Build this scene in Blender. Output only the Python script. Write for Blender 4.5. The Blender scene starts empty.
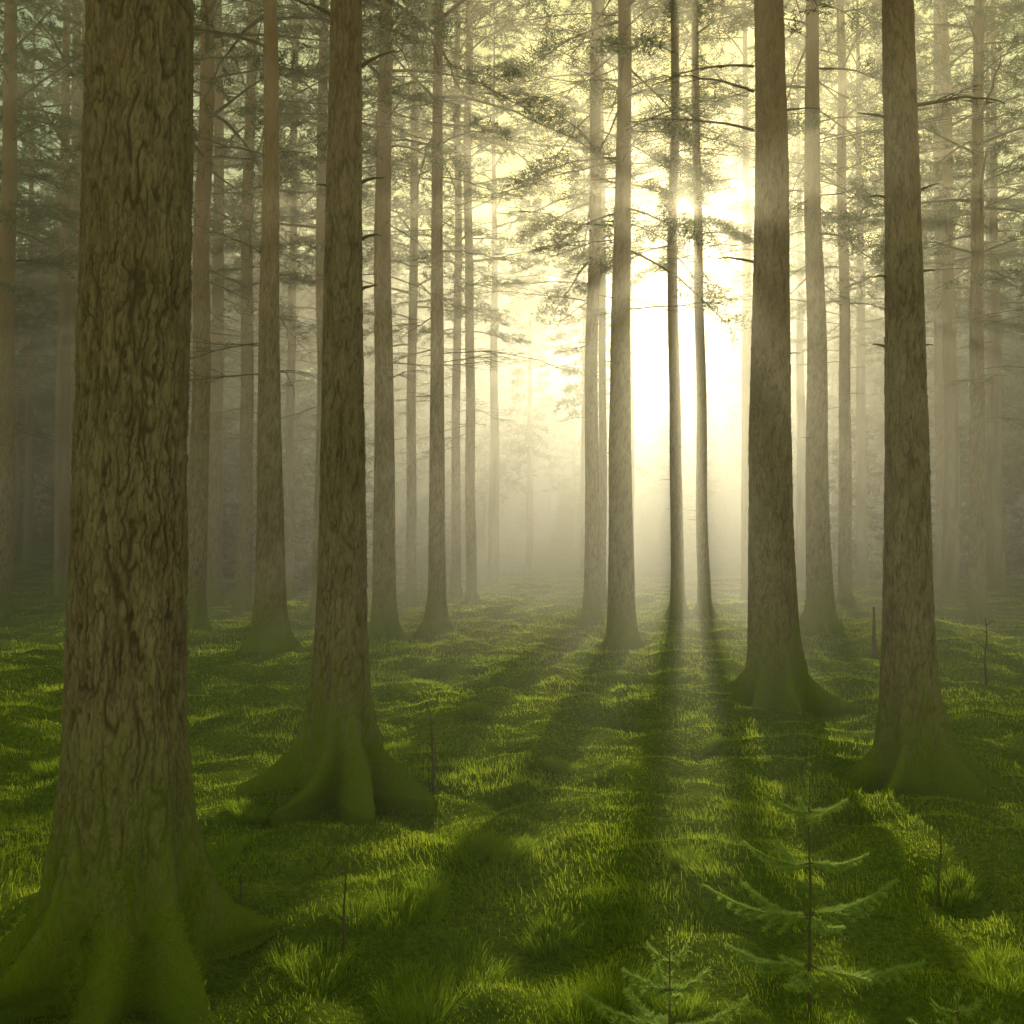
import bpy, math, numpy as np
from mathutils import Vector
rng=np.random.default_rng(7)
scene=bpy.context.scene
col=scene.collection
# ---------------------------------------------------------------- noise
_P=np.random.default_rng(3).permutation(512)
_P=np.concatenate([_P,_P,_P])
_G=np.random.default_rng(5).normal(size=(512,3)); _G/=np.linalg.norm(_G,axis=1)[:,None]
def pn(x,y,z):
    x,y,z=np.broadcast_arrays(np.asarray(x,float),np.asarray(y,float),np.asarray(z,float))
    xi=np.floor(x).astype(int);yi=np.floor(y).astype(int);zi=np.floor(z).astype(int)
    xf=x-xi;yf=y-yi;zf=z-zi
    u=xf*xf*xf*(xf*(xf*6-15)+10);v=yf*yf*yf*(yf*(yf*6-15)+10);w=zf*zf*zf*(zf*(zf*6-15)+10)
    def g(a,b,c):
        h=_P[(_P[(_P[(xi+a)&511]+yi+b)&511]+zi+c)&511]
        gg=_G[h]
        return gg[...,0]*(xf-a)+gg[...,1]*(yf-b)+gg[...,2]*(zf-c)
    l=lambda a,b,t:a+(b-a)*t
    return 1.5*l(l(l(g(0,0,0),g(1,0,0),u),l(g(0,1,0),g(1,1,0),u),v),
             l(l(g(0,0,1),g(1,0,1),u),l(g(0,1,1),g(1,1,1),u),v),w)
def ss(a,b,x):
    t=np.clip((x-a)/(b-a),0,1);return t*t*(3-2*t)
# ---------------------------------------------------------------- terrain
def H(x,y):
    x=np.asarray(x,float);y=np.asarray(y,float)
    h=0.16*pn(x*0.22,y*0.22,0.3)+0.12*pn(x*0.6,y*0.6,4.1)
    h=h+0.11*pn(x*1.5+9,y*1.5,7.7)+0.06*pn(x*3.3,y*3.3+5,2.2)
    h=h+ss(4,30,-x-2)*ss(10,60,y)*1.8
    h=h+ss(80,200,y)*27
    h=h+ss(6,30,x)*ss(14,50,y)*0.5
    return h
CAMH=1.7; F=1098.0; HY=540.0
cz=float(H(0,0))+CAMH
def place(px,py):
    """world point of the ground seen in direction px,py (camera looks along +Y)"""
    dx=(px-512)/F; dz=-(py-HY)/F
    t=np.linspace(1.5,160,12000)
    hh=H(dx*t,t); below=(cz+dz*t)<hh
    i=np.argmax(below) if below.any() else len(t)-1
    return float(dx*t[i]),float(t[i]),float(hh[i])
# ---------------------------------------------------------------- mesh builder
class MB:
    def __init__(s): s.v=[];s.q=[];s.t=[];s.qm=[];s.tm=[];s.n=0
    def add(s,v,q=None,t=None,m=0):
        v=np.asarray(v,float).reshape(-1,3)
        if q is not None and len(q): s.q.append(np.asarray(q)+s.n); s.qm.append(np.full(len(q),m))
        if t is not None and len(t): s.t.append(np.asarray(t)+s.n); s.tm.append(np.full(len(t),m))
        s.v.append(v); s.n+=len(v)
    def mesh(s,name,mats,smooth=True):
        me=bpy.data.meshes.new(name)
        v=np.concatenate(s.v)
        q=np.concatenate(s.q) if s.q else np.zeros((0,4),int)
        t=np.concatenate(s.t) if s.t else np.zeros((0,3),int)
        me.vertices.add(len(v)); me.vertices.foreach_set('co',v.ravel())
        loops=np.concatenate([q.ravel(),t.ravel()]).astype(np.int32)
        me.loops.add(len(loops)); me.loops.foreach_set('vertex_index',loops)
        st=np.concatenate([np.arange(len(q))*4,len(q)*4+np.arange(len(t))*3]).astype(np.int32)
        me.polygons.add(len(st)); me.polygons.foreach_set('loop_start',st)
        mi=np.concatenate([np.concatenate(s.qm) if s.qm else np.zeros(0),np.concatenate(s.tm) if s.tm else np.zeros(0)]).astype(np.int32)
        me.polygons.foreach_set('material_index',mi)
        me.polygons.foreach_set('use_smooth',np.full(len(st),smooth))
        for m in mats: me.materials.append(m)
        me.update(calc_edges=True)
        return me
def gridq(nr,nc,closed=True):
    r=np.arange(nr-1)[:,None]; c=np.arange(nc if closed else nc-1)[None,:]
    c2=(c+1)%nc
    return np.stack([r*nc+c,r*nc+c2,(r+1)*nc+c2,(r+1)*nc+c],-1).reshape(-1,4)
def tube(mb,pts,rad,n=5,m=0):
    pts=np.asarray(pts,float);rad=np.asarray(rad,float)
    d=np.gradient(pts,axis=0); d/=np.linalg.norm(d,axis=1)[:,None]+1e-9
    ref=np.array([0,0,1.]) if abs(d[0][2])<0.8 else np.array([1.,0,0])
    a=np.cross(d,ref); a/=np.linalg.norm(a,axis=1)[:,None]+1e-9
    b=np.cross(d,a)
    th=np.linspace(0,2*np.pi,n,endpoint=False)
    v=pts[:,None]+rad[:,None,None]*(np.cos(th)[None,:,None]*a[:,None]+np.sin(th)[None,:,None]*b[:,None])
    mb.add(v.reshape(-1,3),q=gridq(len(pts),n),m=m)
def obj(name,me,loc=(0,0,0),rotz=0,scale=1,parent=None):
    o=bpy.data.objects.new(name,me); o.location=loc; o.rotation_euler[2]=rotz
    o.scale=(scale,)*3 if np.isscalar(scale) else scale
    col.objects.link(o)
    if parent: o.parent=parent
    return o
def empty(name,loc=(0,0,0)):
    e=bpy.data.objects.new(name,None); e.location=loc; e.empty_display_size=0.3; col.objects.link(e); return e
# ---------------------------------------------------------------- materials
class NT:
    def __init__(s,name):
        s.m=bpy.data.materials.new(name); s.m.use_nodes=True; s.t=s.m.node_tree; s.t.nodes.clear()
        s.out=s.t.nodes.new('ShaderNodeOutputMaterial')
    def n(s,typ,**k):
        nd=s.t.nodes.new(typ)
        for a,b in k.items():
            if a in nd.bl_rna.properties: setattr(nd,a,b)
            else: nd.inputs[a.replace('_',' ')].default_value=b
        return nd
    def l(s,a,b): s.t.links.new(a,b)
    def noise(s,vec,scale,detail=4,rough=0.55):
        nd=s.n('ShaderNodeTexNoise'); nd.inputs['Scale'].default_value=scale; nd.inputs['Detail'].default_value=detail
        nd.inputs['Roughness'].default_value=rough
        if vec is not None: s.l(vec,nd.inputs['Vector'])
        return nd.outputs['Fac']
    def mix(s,f,a,b):
        nd=s.n('ShaderNodeMix',data_type='RGBA')
        for sock,val in ((nd.inputs[0],f),(nd.inputs[6],a),(nd.inputs[7],b)):
            if isinstance(val,bpy.types.NodeSocket): s.l(val,sock)
            elif isinstance(val,(int,float)): sock.default_value=val
            else: sock.default_value=(*val,1)
        return nd.outputs[2]
    def mr(s,v,a,b,c=0.,d=1.):
        nd=s.n('ShaderNodeMapRange'); s.l(v,nd.inputs[0])
        for i,x in enumerate((a,b,c,d)): nd.inputs[i+1].default_value=x
        return nd.outputs[0]
    def math(s,op,a,b):
        nd=s.n('ShaderNodeMath',operation=op)
        for i,x in enumerate((a,b)):
            if isinstance(x,(int,float)): nd.inputs[i].default_value=x
            else: s.l(x,nd.inputs[i])
        return nd.outputs[0]
def leafmat(name,c1,c2,c3,trans=0.5,nscale=0.5,k2=12):
    k=NT(name); geo=k.n('ShaderNodeNewGeometry')
    n1=k.noise(geo.outputs['Position'],nscale,3)
    n2=k.noise(geo.outputs['Position'],nscale*k2,1)
    c=k.mix(k.mr(n1,0.35,0.65),c1,c2)
    c=k.mix(k.mr(n2,0.45,0.75,0,0.8),c,c3)
    d=k.n('ShaderNodeBsdfDiffuse'); t=k.n('ShaderNodeBsdfTranslucent')
    k.l(c,d.inputs[0]); k.l(c,t.inputs[0])
    if trans<=0:
        k.l(d.outputs[0],k.out.inputs[0]); return k.m
    ms=k.n('ShaderNodeMixShader'); ms.inputs[0].default_value=trans; k.l(d.outputs[0],ms.inputs[1]); k.l(t.outputs[0],ms.inputs[2])
    k.l(ms.outputs[0],k.out.inputs[0]); return k.m
M_grass=leafmat('grass_blades',(0.36,0.50,0.025),(0.58,0.67,0.035),(0.69,0.69,0.08),0.68,0.6,30)
M_tuss=leafmat('tussock_blades',(0.30,0.44,0.02),(0.44,0.57,0.03),(0.57,0.62,0.08),0.68,0.9,30)
M_moss=leafmat('root_moss',(0.22,0.29,0.014),(0.36,0.42,0.024),(0.46,0.48,0.05),0.4,3,10)
M_needle=leafmat('pine_needles',(0.09,0.12,0.028),(0.12,0.155,0.038),(0.16,0.175,0.05),0.0,0.3)
M_sap=leafmat('sapling_needles',(0.54,0.68,0.14),(0.62,0.74,0.17),(0.68,0.76,0.28),0.55,4)
def groundmat():
    k=NT('mossy_ground'); geo=k.n('ShaderNodeNewGeometry'); p=geo.outputs['Position']
    c=k.mix(k.mr(k.noise(p,0.7,4),0.35,0.65),(0.17,0.25,0.018),(0.30,0.37,0.03))
    c=k.mix(k.mr(k.noise(p,30,4,0.7),0.4,0.7),c,(0.10,0.14,0.014))
    b=k.n('ShaderNodeBsdfDiffuse'); k.l(c,b.inputs[0])
    bp=k.n('ShaderNodeBump'); bp.inputs['Distance'].default_value=0.04; k.l(k.noise(p,22,5,0.7),bp.inputs['Height']); k.l(bp.outputs[0],b.inputs['Normal'])
    k.l(b.outputs[0],k.out.inputs[0]); return k.m
M_ground=groundmat()
def barkmat():
    k=NT('pine_bark'); tc=k.n('ShaderNodeTexCoord'); p=tc.outputs['Object']
    mp=k.n('ShaderNodeMapping'); mp.inputs['Scale'].default_value=(1,1,0.25); k.l(p,mp.inputs[0])
    at=k.n('ShaderNodeAttribute',attribute_name='furrow'); f=at.outputs['Fac']
    n1=k.noise(mp.outputs[0],14,6,0.65); n2=k.noise(mp.outputs[0],80,5,0.7); n3=k.noise(p,2.0,2)
    pl=k.mix(k.mr(n1,0.35,0.65),(0.31,0.205,0.155),(0.51,0.38,0.32))
    pl=k.mix(k.mr(n2,0.4,0.7,0,0.6),pl,(0.59,0.47,0.41))
    sx=k.n('ShaderNodeSeparateXYZ'); k.l(p,sx.inputs[0]); z=sx.outputs['Z']
    zz=k.math('ADD',z,k.math('MULTIPLY',n3,3.0))
    pl=k.mix(k.mr(zz,3.5,10.0,0,0.8),pl,(0.52,0.26,0.12))
    c=k.mix(k.math('MULTIPLY',f,0.78),pl,(0.105,0.062,0.045))
    mz=k.math('ADD',z,k.math('MULTIPLY',k.math('SUBTRACT',n1,0.5),-1.8))
    mm=k.mr(mz,1.15,0.2); mo=k.mix(n2,(0.13,0.18,0.012),(0.33,0.39,0.025))
    c=k.mix(mm,c,mo)
    c=k.mix(k.math('MULTIPLY',k.mr(k.noise(p,5,3),0.55,0.75,0,0.35),k.mr(z,4,1)),c,(0.20,0.22,0.06))
    b=k.n('ShaderNodeBsdfDiffuse'); k.l(c,b.inputs[0]); b.inputs['Roughness'].default_value=0.8
    hh=k.math('ADD',k.math('MULTIPLY',n1,0.6),k.math('MULTIPLY',n2,0.6))
    bp=k.n('ShaderNodeBump'); bp.inputs['Distance'].default_value=0.03; bp.inputs['Strength'].default_value=1.0; k.l(hh,bp.inputs['Height']); k.l(bp.outputs[0],b.inputs['Normal'])
    k.l(b.outputs[0],k.out.inputs[0]); return k.m
M_bark=barkmat()
def twigmat():
    k=NT('twig_bark')
    b=k.n('ShaderNodeBsdfDiffuse'); geo=k.n('ShaderNodeNewGeometry')
    k.l(k.mix(k.noise(geo.outputs['Position'],25,2),(0.10,0.075,0.045),(0.22,0.17,0.10)),b.inputs[0]); k.l(b.outputs[0],k.out.inputs[0]); return k.m
M_twig=twigmat()
# ---------------------------------------------------------------- ground
def build_ground():
    ys=np.concatenate([np.linspace(-60,0,40,endpoint=False),np.arange(0,14,0.06),np.arange(14,40,0.2),np.arange(40,220,1.0),np.linspace(220,900,40)])
    a=np.linspace(-1,1,380)
    xs=np.sign(a)*(np.abs(a)*14+np.abs(a)**8*900)
    X,Y=np.meshgrid(xs,ys); Z=H(X,Y)
    mb=MB(); mb.add(np.stack([X,Y,Z],-1),q=gridq(len(ys),len(xs),False))
    obj('ground',mb.mesh('ground',[M_ground]))
build_ground()
# ---------------------------------------------------------------- trunk
def trunk_mesh(name,rb,rt,zt,height,nt,dz,flare,seed,depth=0.012,lean=(0,0),nroots=6,wig=0.05,moss=0):
    r=np.random.default_rng(seed)
    zs=[-0.35]
    z=-0.35
    while z<zt+0.6: z+=dz*(0.6 if z<0.8 else 1); zs.append(z)
    while z<height: z+=max(dz,0.12); zs.append(z)
    z=np.array(zs)[:,None]; th=np.linspace(0,2*np.pi,nt,endpoint=False)[None,:]
    zc=np.clip(z,0,None)
    rad=np.where(zc<zt, rb*(rt/rb)**(zc/zt), rt*np.clip(1-(zc-zt)/(height-zt),0.02,1)**0.8)
    R=rad+0*th
    z0=np.clip(z,0.0,None)
    R=R+flare*0.2*np.exp(-z0/0.20)
    ph=r.uniform(0,6.28)
    for i in range(nroots):
        a=ph+i*2*np.pi/nroots+r.uniform(-.3,.3); amp=flare*r.uniform(0.6,1.35); w=r.uniform(0.13,0.26)
        bend=0.45*r.uniform(-1,1)*np.exp(-z0/0.15)
        d=(th-a-bend+np.pi)%(2*np.pi)-np.pi
        hgt=r.uniform(0.12,0.22)
        R=R+amp*np.exp(-(d/(w*(0.75+z0*1.0)))**2)*(np.exp(-z0/hgt)*0.9+0.24*np.exp(-z0/0.5))
    cx,sy=np.cos(th),np.sin(th)
    R=R*(1+0.035*pn(cx*1.2+seed,sy*1.2,z*0.8)+0.02*pn(cx*3,sy*3+seed,z*2.2))
    ox=lean[0]*z0+wig*pn(z*0.25,seed*1.7,0.5); oy=lean[1]*z0+wig*pn(z*0.25,3.1,seed*1.3)
    bx=cx*rad*1.0+seed*3.1; by=sy*rad
    wx=0.02*pn(bx*12,by*12,z*7+seed)+0.008*pn(bx*40,by*40,z*30)
    n1=pn((bx+wx)*26,(by+wx)*26,z*4.0)
    n2=pn((bx-wx)*55+7,(by+wx)*55,z*9)
    n3=pn(bx*20,by*20+4,(z+wx*3)*24)
    n4=pn(bx*14,by*14,z*5+9)
    f1=(1-ss(0.0,0.20,np.abs(n1)))*ss(-0.45,0.1,n4+0.15); f2=(1-ss(0.0,0.2,np.abs(n2)))*0.6; f3=(1-ss(0,0.13,np.abs(n3)))*0.45*ss(-0.1,0.3,n4)
    fur=np.clip(np.maximum(f1,np.maximum(f2,f3)),0,1)
    fade=ss(0.0,0.55,z0)*0.75+0.25
    up=1-0.7*ss(3.5,9,z)
    fur=fur*fade*up
    R=R-depth*fur+depth*0.5*pn(bx*30,by*30,z*14)+depth*0.35*pn(bx*90,by*90,z*60)+(1-ss(0.2,0.8,z0))*(0.014*pn(cx*R*12,sy*R*12,z*12)+0.025*pn(cx*R*5,sy*R*5,z*5))
    v=np.stack([cx*R+ox,sy*R+oy,z+0*th],-1)
    mb=MB(); mb.add(v,q=gridq(len(zs),nt))
    if moss:
        zmax=0.75; rows=np.where((z[:,0]>-0.12)&(z[:,0]<zmax))[0]
        ri=rows[(r.uniform(0,1,moss)**1.5*(len(rows)-1)).astype(int)]; ci=r.integers(0,nt,moss)
        dth=v[ri,(ci+2)%nt]-v[ri,(ci-2)%nt]; dzv=v[np.minimum(ri+2,len(zs)-1),ci]-v[ri-2,ci]
        nn=np.cross(dth,dzv); nn/=np.linalg.norm(nn,axis=1)[:,None]+1e-9
        mk=pn(v[ri,ci,0]*6+seed,v[ri,ci,1]*6,v[ri,ci,2]*4)>(v[ri,ci,2]-0.30)*1.6
        base=v[ri,ci][mk]; nn=nn[mk]; m=len(base)
        d=nn*0.6+r.normal(0,0.45,(m,3))+np.array([0,0,0.15]); d/=np.linalg.norm(d,axis=1)[:,None]
        add_needles(mb,base-nn*0.004,d,0.026,0.006,r,1)
    me=mb.mesh(name,[M_bark,M_moss])
    ff=np.zeros(len(me.vertices)); ff[:fur.size]=fur.ravel()
    at=me.attributes.new('furrow','FLOAT','POINT'); at.data.foreach_set('value',ff)
    return me
# ---------------------------------------------------------------- branches
def branch_pts(p0,az,L,up,droop,n=9,r=rng,wig=0.06):
    t=np.linspace(0,1,n)
    d=np.array([math.cos(az),math.sin(az)]); side=np.array([-d[1],d[0]])
    w=np.cumsum(r.normal(0,wig,n))*t*L*0.35; w2=np.cumsum(r.normal(0,wig,n))*t*L*0.35
    x=p0[0]+d[0]*L*t+side[0]*w; y=p0[1]+d[1]*L*t+side[1]*w
    z=p0[2]+L*(up*t-droop*t*t)+w2
    return np.stack([x,y,z],-1)
def dead_branches(name,specs,r):
    mb=MB()
    for (z,az,L,up,rad0,off) in specs:
        p=branch_pts((math.cos(az)*off,math.sin(az)*off,z),az,L,up,up*0.4+0.1,r=r,n=10)
        tube(mb,p,rad0*np.linspace(1,0.25,10),6)
        if L>0.5:
            for k in range(int(3+L*4)):
                t=r.uniform(0.25,0.95); i=int(t*9); q=p[i]; L2=L*(1-t*0.7)*r.uniform(0.25,0.5)
                p2=branch_pts(q,az+r.choice([-1,1])*r.uniform(0.5,1.0),L2,up*0.5+r.uniform(-.2,.3),0.2,r=r,n=6)
                tube(mb,p2,rad0*0.4*np.linspace(1,0.3,6),4)
                for kk in range(3):
                    q2=p2[r.integers(2,5)]
                    p3=branch_pts(q2,az+r.uniform(-1.2,1.2),L2*0.5,r.uniform(-.3,.3),0.1,r=r,n=4)
                    tube(mb,p3,rad0*0.25*np.linspace(1,0.4,4),3)
    return mb.mesh(name,[M_twig],smooth=False)
# ---------------------------------------------------------------- crowns
def add_needles(mb,pos,dirs,L,W,r,m):
    n=len(pos)
    side=np.cross(dirs,r.normal(size=(n,3))); side/=np.linalg.norm(side,axis=1)[:,None]+1e-9
    L=L*r.uniform(0.6,1.3,n)[:,None]
    v=np.stack([pos-side*W/2,pos+side*W/2,pos+dirs*L],1)
    mb.add(v.reshape(-1,3),t=np.arange(n*3).reshape(-1,3),m=m)
def crown_mesh(name,z0,z1,Lmax,seed,nb=54,ntw=12,npt=18,nl=0.17,nw=0.03,shape='pine',tw=True):
    r=np.random.default_rng(seed); mb=MB(); P=[];D=[]
    for b in range(nb):
        u=(b+r.uniform(0,1))/nb; z=z0+(z1-z0)*u
        if shape=='pine': L=Lmax*(0.55+0.6*math.sin(min(1,u*1.15+0.15)*math.pi)**0.8)*(1-u*0.35)*r.uniform(0.55,1.15)
        elif shape=='low': L=Lmax*r.uniform(0.45,1.1)
        else: L=Lmax*(1-u)**0.85*r.uniform(0.75,1.1)+0.15
        az=b*2.4+r.uniform(-.4,.4)
        up=(0.15+0.5*u+r.uniform(-.15,.2)) if shape=='pine' else (0.1+0.3*u)
        if shape=='low': up=r.uniform(-0.45,0.25)
        n=7; p=branch_pts((0,0,z),az,L,up,(0.35 if shape=='pine' else 0.4)*r.uniform(0.4,1.2),n=n,r=r,wig=0.08)
        tube(mb,p,(0.010+0.010*L)*np.linspace(1,0.15,n),3,m=0)
        for k in range(ntw):
            t=0.25+0.75*(k+r.uniform(0,1))/ntw
            if shape=='spruce': t=0.1+0.9*(k+r.uniform(0,1))/ntw
            if shape=='low': t=0.4+0.6*(k+r.uniform(0,1))/ntw
            f=t*(n-1); i=min(int(f),n-2); q=p[i]+(p[i+1]-p[i])*(f-i)
            L2=(L*0.42*(1.15-t)+0.18)*r.uniform(0.7,1.2)
            a2=az+(1 if k%2 else -1)*r.uniform(0.45,1.0)
            p2=branch_pts(q,a2,L2,0.15*r.uniform(-1,1.5)+up*0.3,0.25,n=4,r=r)
            if tw: tube(mb,p2,0.006*np.linspace(1,0.4,4),3,m=0)
            m=int(npt*(0.4+L2)); tt=r.uniform(0.15,1.0,m)**0.7*3; ii=np.minimum(tt.astype(int),2); ff=(tt-ii)[:,None]
            pos=p2[ii]*(1-ff)+p2[ii+1]*ff+r.normal(0,0.03 if shape!='low' else 0.07,(m,3))
            d=np.array([math.cos(a2),math.sin(a2),0.25])*0.8+r.normal(0,0.6,(m,3)); d/=np.linalg.norm(d,axis=1)[:,None]
            P.append(pos);D.append(d)
    P=np.concatenate(P);D=np.concatenate(D)
    add_needles(mb,P,D,nl,nw,r,1)
    return mb.mesh(name,[M_twig,M_needle],smooth=False)
CROWNS=[crown_mesh('pine_crown_%d'%i,6.5+i*0.5,21,2.8,100+i,npt=38,nl=0.12,nw=0.02) for i in range(3)]
HIGH=[crown_mesh('pine_crown_high_%d'%i,11.5+i,24,3.0,200+i,nb=50,ntw=12,npt=38,nl=0.12,nw=0.019) for i in range(2)]
LOW=[crown_mesh('pine_crown_low_%d'%i,0.0,5.0,2.3,500+i,nb=12,ntw=10,npt=95,nl=0.10,nw=0.018,shape='low') for i in range(2)]
NARROW=[crown_mesh('pine_crown_narrow_%d'%i,6.0+i,20,1.35,220+i,nb=80,ntw=6,npt=16,nl=0.3,nw=0.09,tw=False) for i in range(2)]
FAR=[crown_mesh('pine_crown_far_%d'%i,4.5+i*0.5,21,3.1,400+i,nb=40,ntw=5,npt=6,nl=0.65,nw=0.22,tw=False) for i in range(2)]
SPRUCE=[crown_mesh('young_spruce_%d'%i,0.2,6.0+i,1.7,300+i,nb=60,ntw=7,npt=10,nl=0.28,nw=0.08,shape='spruce',tw=False) for i in range(2)]
# ---------------------------------------------------------------- hero pines
T=[(128,965,116,104,134,0.42,3,'c'),
   (340,785,58,31,347,0.42,2,'c'),
   (272,652,33,13,268,0.22,1,'c'),
   (383,638,25,13,384,0.16,1,'c'),
   (436,634,19,9,438,0.22,1,'c'),
   (590,622,16,10,597,0.16,1,'h'),
   (621,650,29,13,623,0.20,1,'h'),
   (676,615,14,8,676,0.14,1,'h'),
   (704,615,13,7,697,0.14,1,'h'),
   (770,702,52,29,769,0.42,2,'c'),
   (817,628,27,13,815,0.20,1,'h'),
   (908,788,54,31,905,0.40,2,'c'),
   (977,624,18,10,985,0.12,1,'c'),
   (846,603,14,8,845,0.1,1,'c'),
   (941,592,13,8,943,0.1,1,'c'),
   (4,614,22,12,4,0.14,1,'c'),
   (196,630,22,13,203,0.12,1,'c'),
   (214,604,14,9,216,0.1,1,'c'),
   (244,613,16,9,250,0.14,1,'c'),
   (289,598,10,6,292,0.1,1,'c'),
   (320,612,14,9,322,0.1,1,'c'),
   (412,603,11,7,415,0.1,1,'c'),
   (456,596,10,6,458,0.1,1,'c'),
   (471,600,11,7,468,0.1,1,'h'),
   (602,603,9,6,602,0.1,1,'h'),
   (70,585,11,8,72,0.1,1,'c')]
PI=math.pi
LOWB={6:(6.3,0.95,0.4),5:(7.0,1.0,2.0),7:(7.7,0.85,1.0),8:(7.9,0.75,3.4),10:(6.6,0.9,5.0)}
hero=[]
for i,(px,py,wl,wt,pxt,fl,q,ck) in enumerate(T):
    x,y,z=place(px,py)
    hero.append((x,y))
    rb=wl/F*y/2; rt=wt/F*y/2; zt=cz-z+HY/F*y
    lean=((pxt-px)/F*y/zt,0)
    nt,dz,dep={3:(330,0.009,0.013),2:(180,0.014,0.010),1:(56,0.05,0.006)}[q]
    hgt=22.5 if ck=='c' else 25.5
    e=empty('pine_tree' if i==0 else 'pine_tree.%03d'%i,(x,y,z))
    me=trunk_mesh('trunk',rb*0.98,rt,zt,hgt,nt,dz,fl,i+1,dep,lean,nroots=7 if q>1 else 5,wig=0.03 if y<10 else 0.07,moss={3:20000,2:9000,1:0}[q])
    obj('trunk',me,parent=e)
    r=np.random.default_rng(50+i)
    c=(CROWNS if ck=='c' else HIGH); sc=r.uniform(0.9,1.1)
    if y>12: obj('crown',c[i%len(c)],loc=(lean[0]*12,0,(1.4 if i in (7,8) else -0.5) if ck=='h' else (1.3 if y<22 else 0.2)),rotz=r.uniform(0,6.28),scale=(sc,sc,1),parent=e)
    else: obj('crown',c[i%len(c)],loc=(lean[0]*12,0,1),rotz=r.uniform(0,6.28),parent=e)
    if i in LOWB:
        obj('lower_branches',LOW[i%2],loc=(lean[0]*8,0,LOWB[i][0]),rotz=LOWB[i][2],scale=LOWB[i][1],parent=e)
    specs=[]
    if q==1:
        for k in range(int(r.integers(12,20))+(8 if 5<=i<=10 else 0)):
            zz=r.uniform(4.0,11) if not (5<=i<=10) else r.uniform(5.5 if i<7 or i>8 else 7.4,11.5); specs.append((zz,r.uniform(0,6.28),r.uniform(0.5,2.6)*(0.6+zz/12),r.uniform(-.3,.3),0.012,rt*0.5))
        for k in range(8): specs.append((r.uniform(1.5,8),r.uniform(0,6.28),r.uniform(0.12,0.35),0.2,0.01,rt*0.7))
    else:
        if i==1: S=[(4.95,-0.2,0.30),(4.15,0.1,0.16),(4.1,3.2,0.12),(3.75,0,0.14),(3.4,-.1,0.12),(5.3,3.3,0.3)]
        elif i==11: S=[(5.0,0.4,0.9),(4.9,3.0,0.22),(4.35,0,0.16),(4.3,3.1,0.14),(3.75,0.1,0.14),(3.7,3.3,0.14),(3.2,0.1,0.12),(3.2,3,0.12),(2.65,-1.6,0.12)]
        elif i==9: S=[(6.4,3.2,1.0),(6.0,3.0,1.3),(6.7,2.7,1.1),(6.2,0.2,0.5),(4.6,3.0,0.5),(3.6,0.1,0.2),(5.3,0,0.25)]
        else: S=[]
        for (zz,az,L) in S: specs.append((zz,az,L,0.55 if L<0.5 else 0.35,0.016 if L>0.4 else 0.014,rt*0.9))
    if specs: obj('dead_branches',dead_branches('dead_branches',specs,r),loc=(lean[0]*6,0,0) if q==1 else (lean[0]*4.5,0,0),parent=e)
# ---------------------------------------------------------------- distant forest
BG=[trunk_mesh('distant_trunk_%d'%i,0.17+0.02*i,0.11+0.01*i,9,20.5,12,0.8,0.12,60+i,0.003) for i in range(3)]
r=np.random.default_rng(11)
fe=empty('distant_pine_forest')
pts=list(hero); cnt=0; nh=0
TA=math.tan(math.radians(8.96))
EXTRA=[(u+y*TA,y,NARROW) for (u,y) in [(-4.2,46),(-8.2,58),(3.1,57),(6.3,66)]]
EXTRA+=[(-12.3,30,CROWNS),(-14.2,38,CROWNS),(-16.8,35,CROWNS),(11.6,29,CROWNS),(14.6,33,CROWNS),(11.8,37,CROWNS),(-10.6,27,CROWNS),(-18.5,42,CROWNS),(17.5,40,CROWNS)]
for (x,y,kd) in EXTRA:
    z=float(H(x,y)); pts.append((x,y)); cnt+=1; s=1.0 if kd is NARROW else 1.12
    obj('distant_trunk',BG[cnt%3],(x,y,z-0.05),cnt*1.3,s,fe); obj('distant_crown',kd[cnt%len(kd)],(x,y,z),cnt*1.7,s,fe)
for tr in range(6000):
    y=math.sqrt(r.uniform(25**2,190**2)); x=r.uniform(-1,1)*(0.54*y+6)
    u=x-y*TA
    cor=(-14<u<8)
    if y<28 and abs(x)<0.5*y: continue
    sp=(3.4 if y<60 else 4.4 if y<90 else 6.0)
    if cor and y<92: sp=5.0
    if min((x-a)**2+(y-b)**2 for a,b in pts)<sp**2: continue
    kind=CROWNS
    if y>55: kind=FAR
    if cor and y<92:
        if y>46: continue
        if abs(u-0.3)<1.2: continue
        kind=HIGH; nh+=1
        if nh>12: continue
    pts.append((x,y)); z=float(H(x,y)); cnt+=1
    sc=r.uniform(0.9,1.1); rz=r.uniform(0,6.28)
    if cor and y>=92: sc=0.84
    s3=(sc*1.15,sc*1.15,sc) if y>90 else sc
    obj('distant_trunk',BG[cnt%3],(x,y,z-0.05),rz,sc*(1.1 if kind is HIGH else 1),fe)
    obj('distant_crown',kind[cnt%len(kind)],(x,y,z),rz,s3,fe)
print('bg trees',cnt,nh)
ue=empty('distant_young_spruces'); c2=0
for tr in range(220):
    y=r.uniform(36,120); x=r.uniform(-1,1)*(0.56*y+6)
    az=math.degrees(math.atan2(x,y))
    if -4<az<16 and y<85: continue
    if y<50 and r.uniform()<0.6: continue
    c2+=1
    obj('distant_spruce',SPRUCE[c2%2],(x,y,float(H(x,y))-0.1),r.uniform(0,6.28),r.uniform(0.5,1.15),ue)
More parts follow.
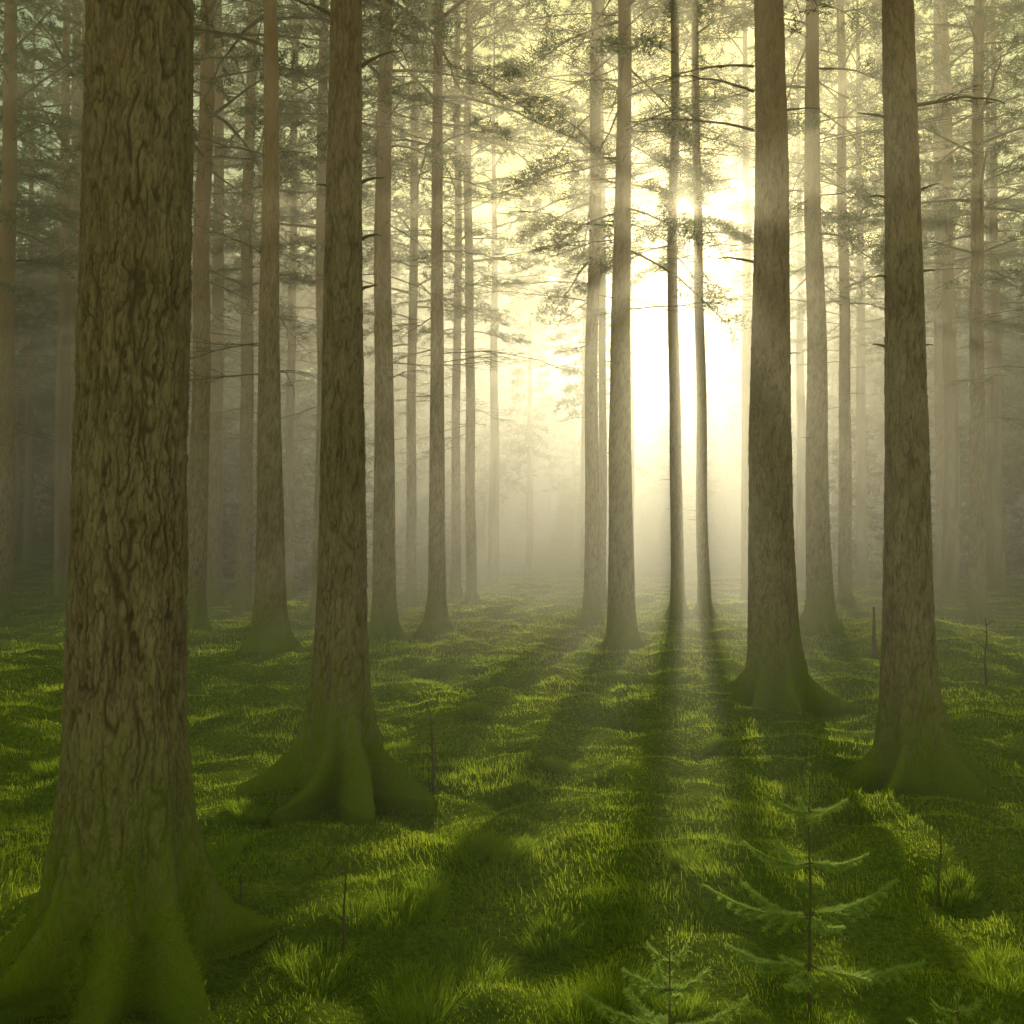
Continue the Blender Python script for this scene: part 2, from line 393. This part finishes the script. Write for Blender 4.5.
# ---------------------------------------------------------------- grass (one mesh of real blades)
r=np.random.default_rng(99)
def blades(mb,bx,by,h,dirx,diry,ln,w,m):
    n=len(bx); base=np.stack([bx,by,H(bx,by)-0.01],-1)
    d=np.stack([dirx,diry,0*dirx],-1); a=r.uniform(0,6.28,n); s=np.stack([np.cos(a),np.sin(a),0*a],-1)
    h=h[:,None];ln=ln[:,None];w=w[:,None]; up=np.array([0,0,1.])
    p1=base+up*h*(0.68-0.12*ln)+d*h*ln*0.35; p2=base+up*h*(0.98-0.5*ln)+d*h*ln*1.0
    v=np.stack([base-s*w/2,base+s*w/2,p1-s*w*0.4,p1+s*w*0.4,p2],1).reshape(-1,3)
    k=np.arange(n)[:,None]*5
    mb.add(v,q=k+[0,1,3,2],t=k+[2,3,4],m=m)
def clear(x,y,s=0.3):
    k=np.ones(len(x),bool)
    for (hx,hy),t in zip(hero,T): k&=((x-hx)**2+(y-hy)**2)>(t[2]/F*hy/2+t[5]*s)**2
    return k
mb=MB()
NTF=28000; u=r.uniform(0,1,NTF)
y0,y1,ex=1.3,50.,0.45
y=(y0**ex+u*(y1**ex-y0**ex))**(1/ex); x=r.uniform(-1,1,NTF)*(0.54*y+0.9)
k=clear(x,y); x=x[k];y=y[k]; n=len(x)
sc=np.maximum(1,y/4)**0.6
nz=pn(x*0.8,y*0.8,1.1); nz2=pn(x*2.2,y*2.2,6.1)
hh=(0.036+0.036*ss(0,0.35,nz)+0.030*nz2)*r.uniform(0.7,1.3,n)*(0.85+0.15*sc)
hh=np.maximum(hh,0.015)
B=18
ang=r.uniform(0,6.28,(n,B)); rr=0.055*sc[:,None]*np.sqrt(r.uniform(0,1,(n,B)))*1.6
wa=3.0*pn(x*0.5,y*0.5,20.)+2.5
dx=np.cos(ang)*0.8+np.cos(wa)[:,None]*0.5; dy=np.sin(ang)*0.8+np.sin(wa)[:,None]*0.5
X=(x[:,None]+rr*np.cos(ang)).ravel(); Y=(y[:,None]+rr*np.sin(ang)).ravel()
hb=(hh[:,None]*r.uniform(0.5,1.25,(n,B))).ravel(); wb=(0.0025*sc[:,None]**1.2*r.uniform(0.7,1.3,(n,B))).ravel()
blades(mb,X,Y,hb,dx.ravel(),dy.ravel(),r.uniform(0.3,1.35,n*B),wb,0)
tus=[(415,985),(410,1010),(490,955),(432,890),(470,838),(622,905),(690,850),(560,925),(585,985),(380,905),(300,960),(250,800),(640,1000),(530,840),(720,735),(960,870),(990,960),(480,700),(230,850),(60,760),(560,760),(400,740)]
XX=[];YY=[];SS=[]
for (a,b) in tus:
    gx,gy,gz=place(a,min(b+12,1015))
    for kk in range(3): XX.append(gx+r.normal(0,0.07));YY.append(gy+r.normal(0,0.07));SS.append(r.uniform(0.6,1.0))
XX=np.array(XX);YY=np.array(YY);SS=np.array(SS)
B=230; n=len(XX); ang=r.uniform(0,6.28,(n,B)); rr=SS[:,None]*0.09*np.sqrt(r.uniform(0,1,(n,B)))
aa=ang+r.normal(0,0.35,(n,B))
wsc=np.maximum(1,YY/5)[:,None]
blades(mb,(XX[:,None]+rr*np.cos(ang)).ravel(),(YY[:,None]+rr*np.sin(ang)).ravel(),(SS[:,None]*r.uniform(0.09,0.21,(n,B))).ravel(),np.cos(aa).ravel(),np.sin(aa).ravel(),r.uniform(0.4,1.45,n*B),(0.0026*wsc*r.uniform(0.7,1.3,(n,B))).ravel(),1)
obj('grass',mb.mesh('grass',[M_grass,M_tuss],smooth=False))
# ---------------------------------------------------------------- saplings
def sapling(name,x,y,z,hgt,tiers,seed):
    r=np.random.default_rng(seed); mb=MB(); P=[];D=[]
    stem=np.stack([0.01*pn(np.linspace(0,1,12)*3,seed,0),0*np.linspace(0,1,12),np.linspace(-0.05,hgt,12)],-1)
    tube(mb,stem,0.0075*np.linspace(1,0.25,12),6)
    def ndl(p,az,dens,nl):
        L=np.linalg.norm(p[-1]-p[0]); m=int(dens*L)
        tt=r.uniform(0.05,1,m)*(len(p)-1); ii=np.minimum(tt.astype(int),len(p)-2); ff=(tt-ii)[:,None]
        pos=p[ii]*(1-ff)+p[ii+1]*ff; fw=p[ii+1]-p[ii]; fw/=np.linalg.norm(fw,axis=1)[:,None]
        sd=np.cross(fw,[0,0,1.]); sd/=np.linalg.norm(sd,axis=1)[:,None]+1e-6
        sg=r.choice([-1,1],m)[:,None]
        d=fw*0.6+sd*sg*r.uniform(0.4,1.0,m)[:,None]+np.array([0,0,1.])*r.uniform(-0.5,0.8,m)[:,None]
        P.append(pos); D.append(d/np.linalg.norm(d,axis=1)[:,None])
    for (zz,az,L,up) in tiers:
        t=np.linspace(0,1,10)
        p=np.stack([math.cos(az)*L*t,math.sin(az)*L*t,zz+L*(-0.10*np.sin(t*np.pi)+up*t)+r.normal(0,.002,10)],-1)
        tube(mb,p,0.0032*np.linspace(1,0.4,10),5)
        ndl(p,az,3600,0)
        ns=max(2,int(L*46))
        for k in range(ns):
            tk=0.2+0.7*k/ns; i=int(tk*9); L2=L*0.33*(1.05-tk)*r.uniform(0.7,1.1)
            for sgn in (-1,1):
                a2=az+sgn*r.uniform(0.5,0.8); t2=np.linspace(0,1,6)
                p2=p[i]+np.stack([math.cos(a2)*L2*t2,math.sin(a2)*L2*t2,L2*(-0.15*t2+r.uniform(-.25,.25)*t2)],-1)
                tube(mb,p2,0.0016*np.linspace(1,0.4,6),4); ndl(p2,a2,2600,0)
    m=160; zt=r.uniform(hgt*0.72,hgt,m); P.append(np.stack([0*zt,0*zt,zt],-1)); d=r.normal(0,1,(m,3)); d[:,2]=np.abs(d[:,2])+0.9; D.append(d/np.linalg.norm(d,axis=1)[:,None])
    add_needles(mb,np.concatenate(P),np.concatenate(D),0.018,0.0028,r,1)
    obj(name,mb.mesh('spruce_sapling',[M_twig,M_sap],smooth=False),(x,y,z))
x,y,z=place(807,1008); k=y/F
def zc(py): return cz-(py-HY)*k-z
sapling('spruce_sapling',x,y,z,zc(762),[
 (zc(812),PI-0.3,47*k,0.42),(zc(810),0.3,42*k,0.2),(zc(815),1.6,35*k,0.3),(zc(814),-1.5,30*k,0.3),
 (zc(862),PI+0.25,70*k,0.36),(zc(860),-0.25,55*k,0.2),(zc(866),1.9,60*k,0.2),
 (zc(912),PI-0.1,104*k,0.25),(zc(910),0.12,90*k,0.33),(zc(915),2.2,85*k,0.15),(zc(913),-1.2,50*k,0.1),
 (zc(962),0.05,115*k,0.02),(zc(960),2.5,90*k,0.0),(zc(965),-2.2,60*k,0.05)],1)
k=2.9/F; x=(668-512)*k; y=2.9; z=float(H(x,y))
sapling('spruce_sapling.001',x,y,z,zc(927),[
 (zc(958),PI-0.4,22*k,0.6),(zc(958),0.4,20*k,0.6),
 (zc(985),PI-0.2,46*k,0.36),(zc(985),0.25,42*k,0.38),(zc(987),1.8,35*k,0.3),(zc(988),-1.4,26*k,0.3),
 (zc(1022),PI-0.15,84*k,0.32),(zc(1022),0.15,80*k,0.27),(zc(1024),2.1,70*k,0.2),(zc(1026),-1.3,50*k,0.1),
 (zc(1060),PI+0.3,100*k,0.2),(zc(1060),-0.2,100*k,0.2)],2)
k=3.0/F; x=(952-512)*k; y=3.0; z=float(H(x,y))
sapling('spruce_sapling.002',x,y,z,zc(990),[(zc(1008),PI,25*k,0.4),(zc(1008),0.2,24*k,0.4),(zc(1030),PI,45*k,0.3),(zc(1032),0.1,45*k,0.3),(zc(1035),1.7,30*k,0.2)],3)
def stick(name,px,py,pt,rad,seed,hook=0.0,nb=3):
    x,y,z=place(px,py); h=(py-pt)*y/F; r=np.random.default_rng(seed); t=np.linspace(0,1,10)
    mb=MB(); p=np.stack([h*0.06*pn(t*2,seed,0)-hook*h*t**6,0.01*pn(t*3,0,seed),-0.05+(h+0.05)*t],-1)
    tube(mb,p,rad*np.linspace(1,0.35,10),6)
    for k in range(nb):
        q=p[r.integers(3,9)]; p2=branch_pts(q,r.uniform(0,6.28),h*r.uniform(0.06,0.14),0.7,0,n=4,r=r); tube(mb,p2,rad*0.5*np.linspace(1,0.4,4),4)
    obj(name,mb.mesh('dead_sapling',[M_twig]),(x,y,z))
st=[(433,797,702,0.012,0.06,4),(345,952,862,0.008,0,5),(243,938,872,0.007,0,2),(936,905,822,0.008,0,2),(984,685,618,0.016,0,5),(873,655,607,0.04,0,2)]
for i,(a,b,c,d,h,n) in enumerate(st): stick('dead_sapling' if i==0 else 'dead_sapling.%03d'%i,a,b,c,d,70+i,h,n)
# ---------------------------------------------------------------- mist (thin haze + a denser bank further into the forest)
def mistbox(name,dens,x0,x1,y0,y1,z0,z1):
    k=NT(name)
    def vs(d,g,c):
        v=k.n('ShaderNodeVolumeScatter'); v.inputs['Color'].default_value=c; v.inputs['Density'].default_value=d; v.inputs['Anisotropy'].default_value=g; return v.outputs[0]
    ad=k.n('ShaderNodeAddShader'); k.l(vs(dens,0.72,(1,0.94,0.64,1)),ad.inputs[0]); k.l(vs(dens*0.07,0.95,(1,0.93,0.7,1)),ad.inputs[1])
    k.l(ad.outputs[0],k.out.inputs['Volume'])
    mb=MB()
    mb.add([(x0,y0,z0),(x1,y0,z0),(x1,y1,z0),(x0,y1,z0),(x0,y0,z1),(x1,y0,z1),(x1,y1,z1),(x0,y1,z1)],q=[(0,3,2,1),(4,5,6,7),(0,1,5,4),(1,2,6,5),(2,3,7,6),(3,0,4,7)])
    obj(name,mb.mesh(name,[k.m],smooth=False))
mistbox('mist',0.0075,-105,105,-10,180,-3,15.5)
mistbox('mist_bank',0.0085,-104,104,12,179,-2.9,12.5)
# ---------------------------------------------------------------- light
el=math.radians(16.5); az=math.radians(8.96)
S=Vector((math.sin(az)*math.cos(el),math.cos(az)*math.cos(el),math.sin(el)))
sl=bpy.data.lights.new('sun','SUN'); sl.energy=5; sl.angle=math.radians(0.6); sl.color=(1,0.87,0.57)
so=bpy.data.objects.new('sun',sl); so.rotation_euler=S.to_track_quat('Z','Y').to_euler(); so.location=(20,60,40); col.objects.link(so)
w=bpy.data.worlds.new('World'); scene.world=w; w.use_nodes=True; nt=w.node_tree
bg=nt.nodes['Background']; sk=nt.nodes.new('ShaderNodeTexSky'); sk.sky_type='NISHITA'; sk.sun_disc=False; sk.sun_elevation=el; sk.sun_rotation=az
sk.dust_density=0.4; sk.ozone_density=0.5; sk.air_density=1.0
mx=nt.nodes.new('ShaderNodeMix'); mx.data_type='RGBA'; mx.blend_type='MULTIPLY'; mx.inputs[0].default_value=1; mx.inputs[7].default_value=(1.0,0.89,0.31,1)
nt.links.new(sk.outputs[0],mx.inputs[6]); nt.links.new(mx.outputs[2],bg.inputs[0]); bg.inputs[1].default_value=0.15
scene.view_settings.view_transform='Standard'; scene.view_settings.look='None'; scene.view_settings.exposure=0
cam=bpy.data.cameras.new('camera'); co=bpy.data.objects.new('camera',cam); col.objects.link(co)
cam.sensor_width=36; cam.lens=36*F/1024; cam.clip_end=3000; cam.clip_start=0.05
co.location=(0,0,cz); co.rotation_euler=(math.radians(90)+math.atan((HY-512)/F),0,0); scene.camera=co
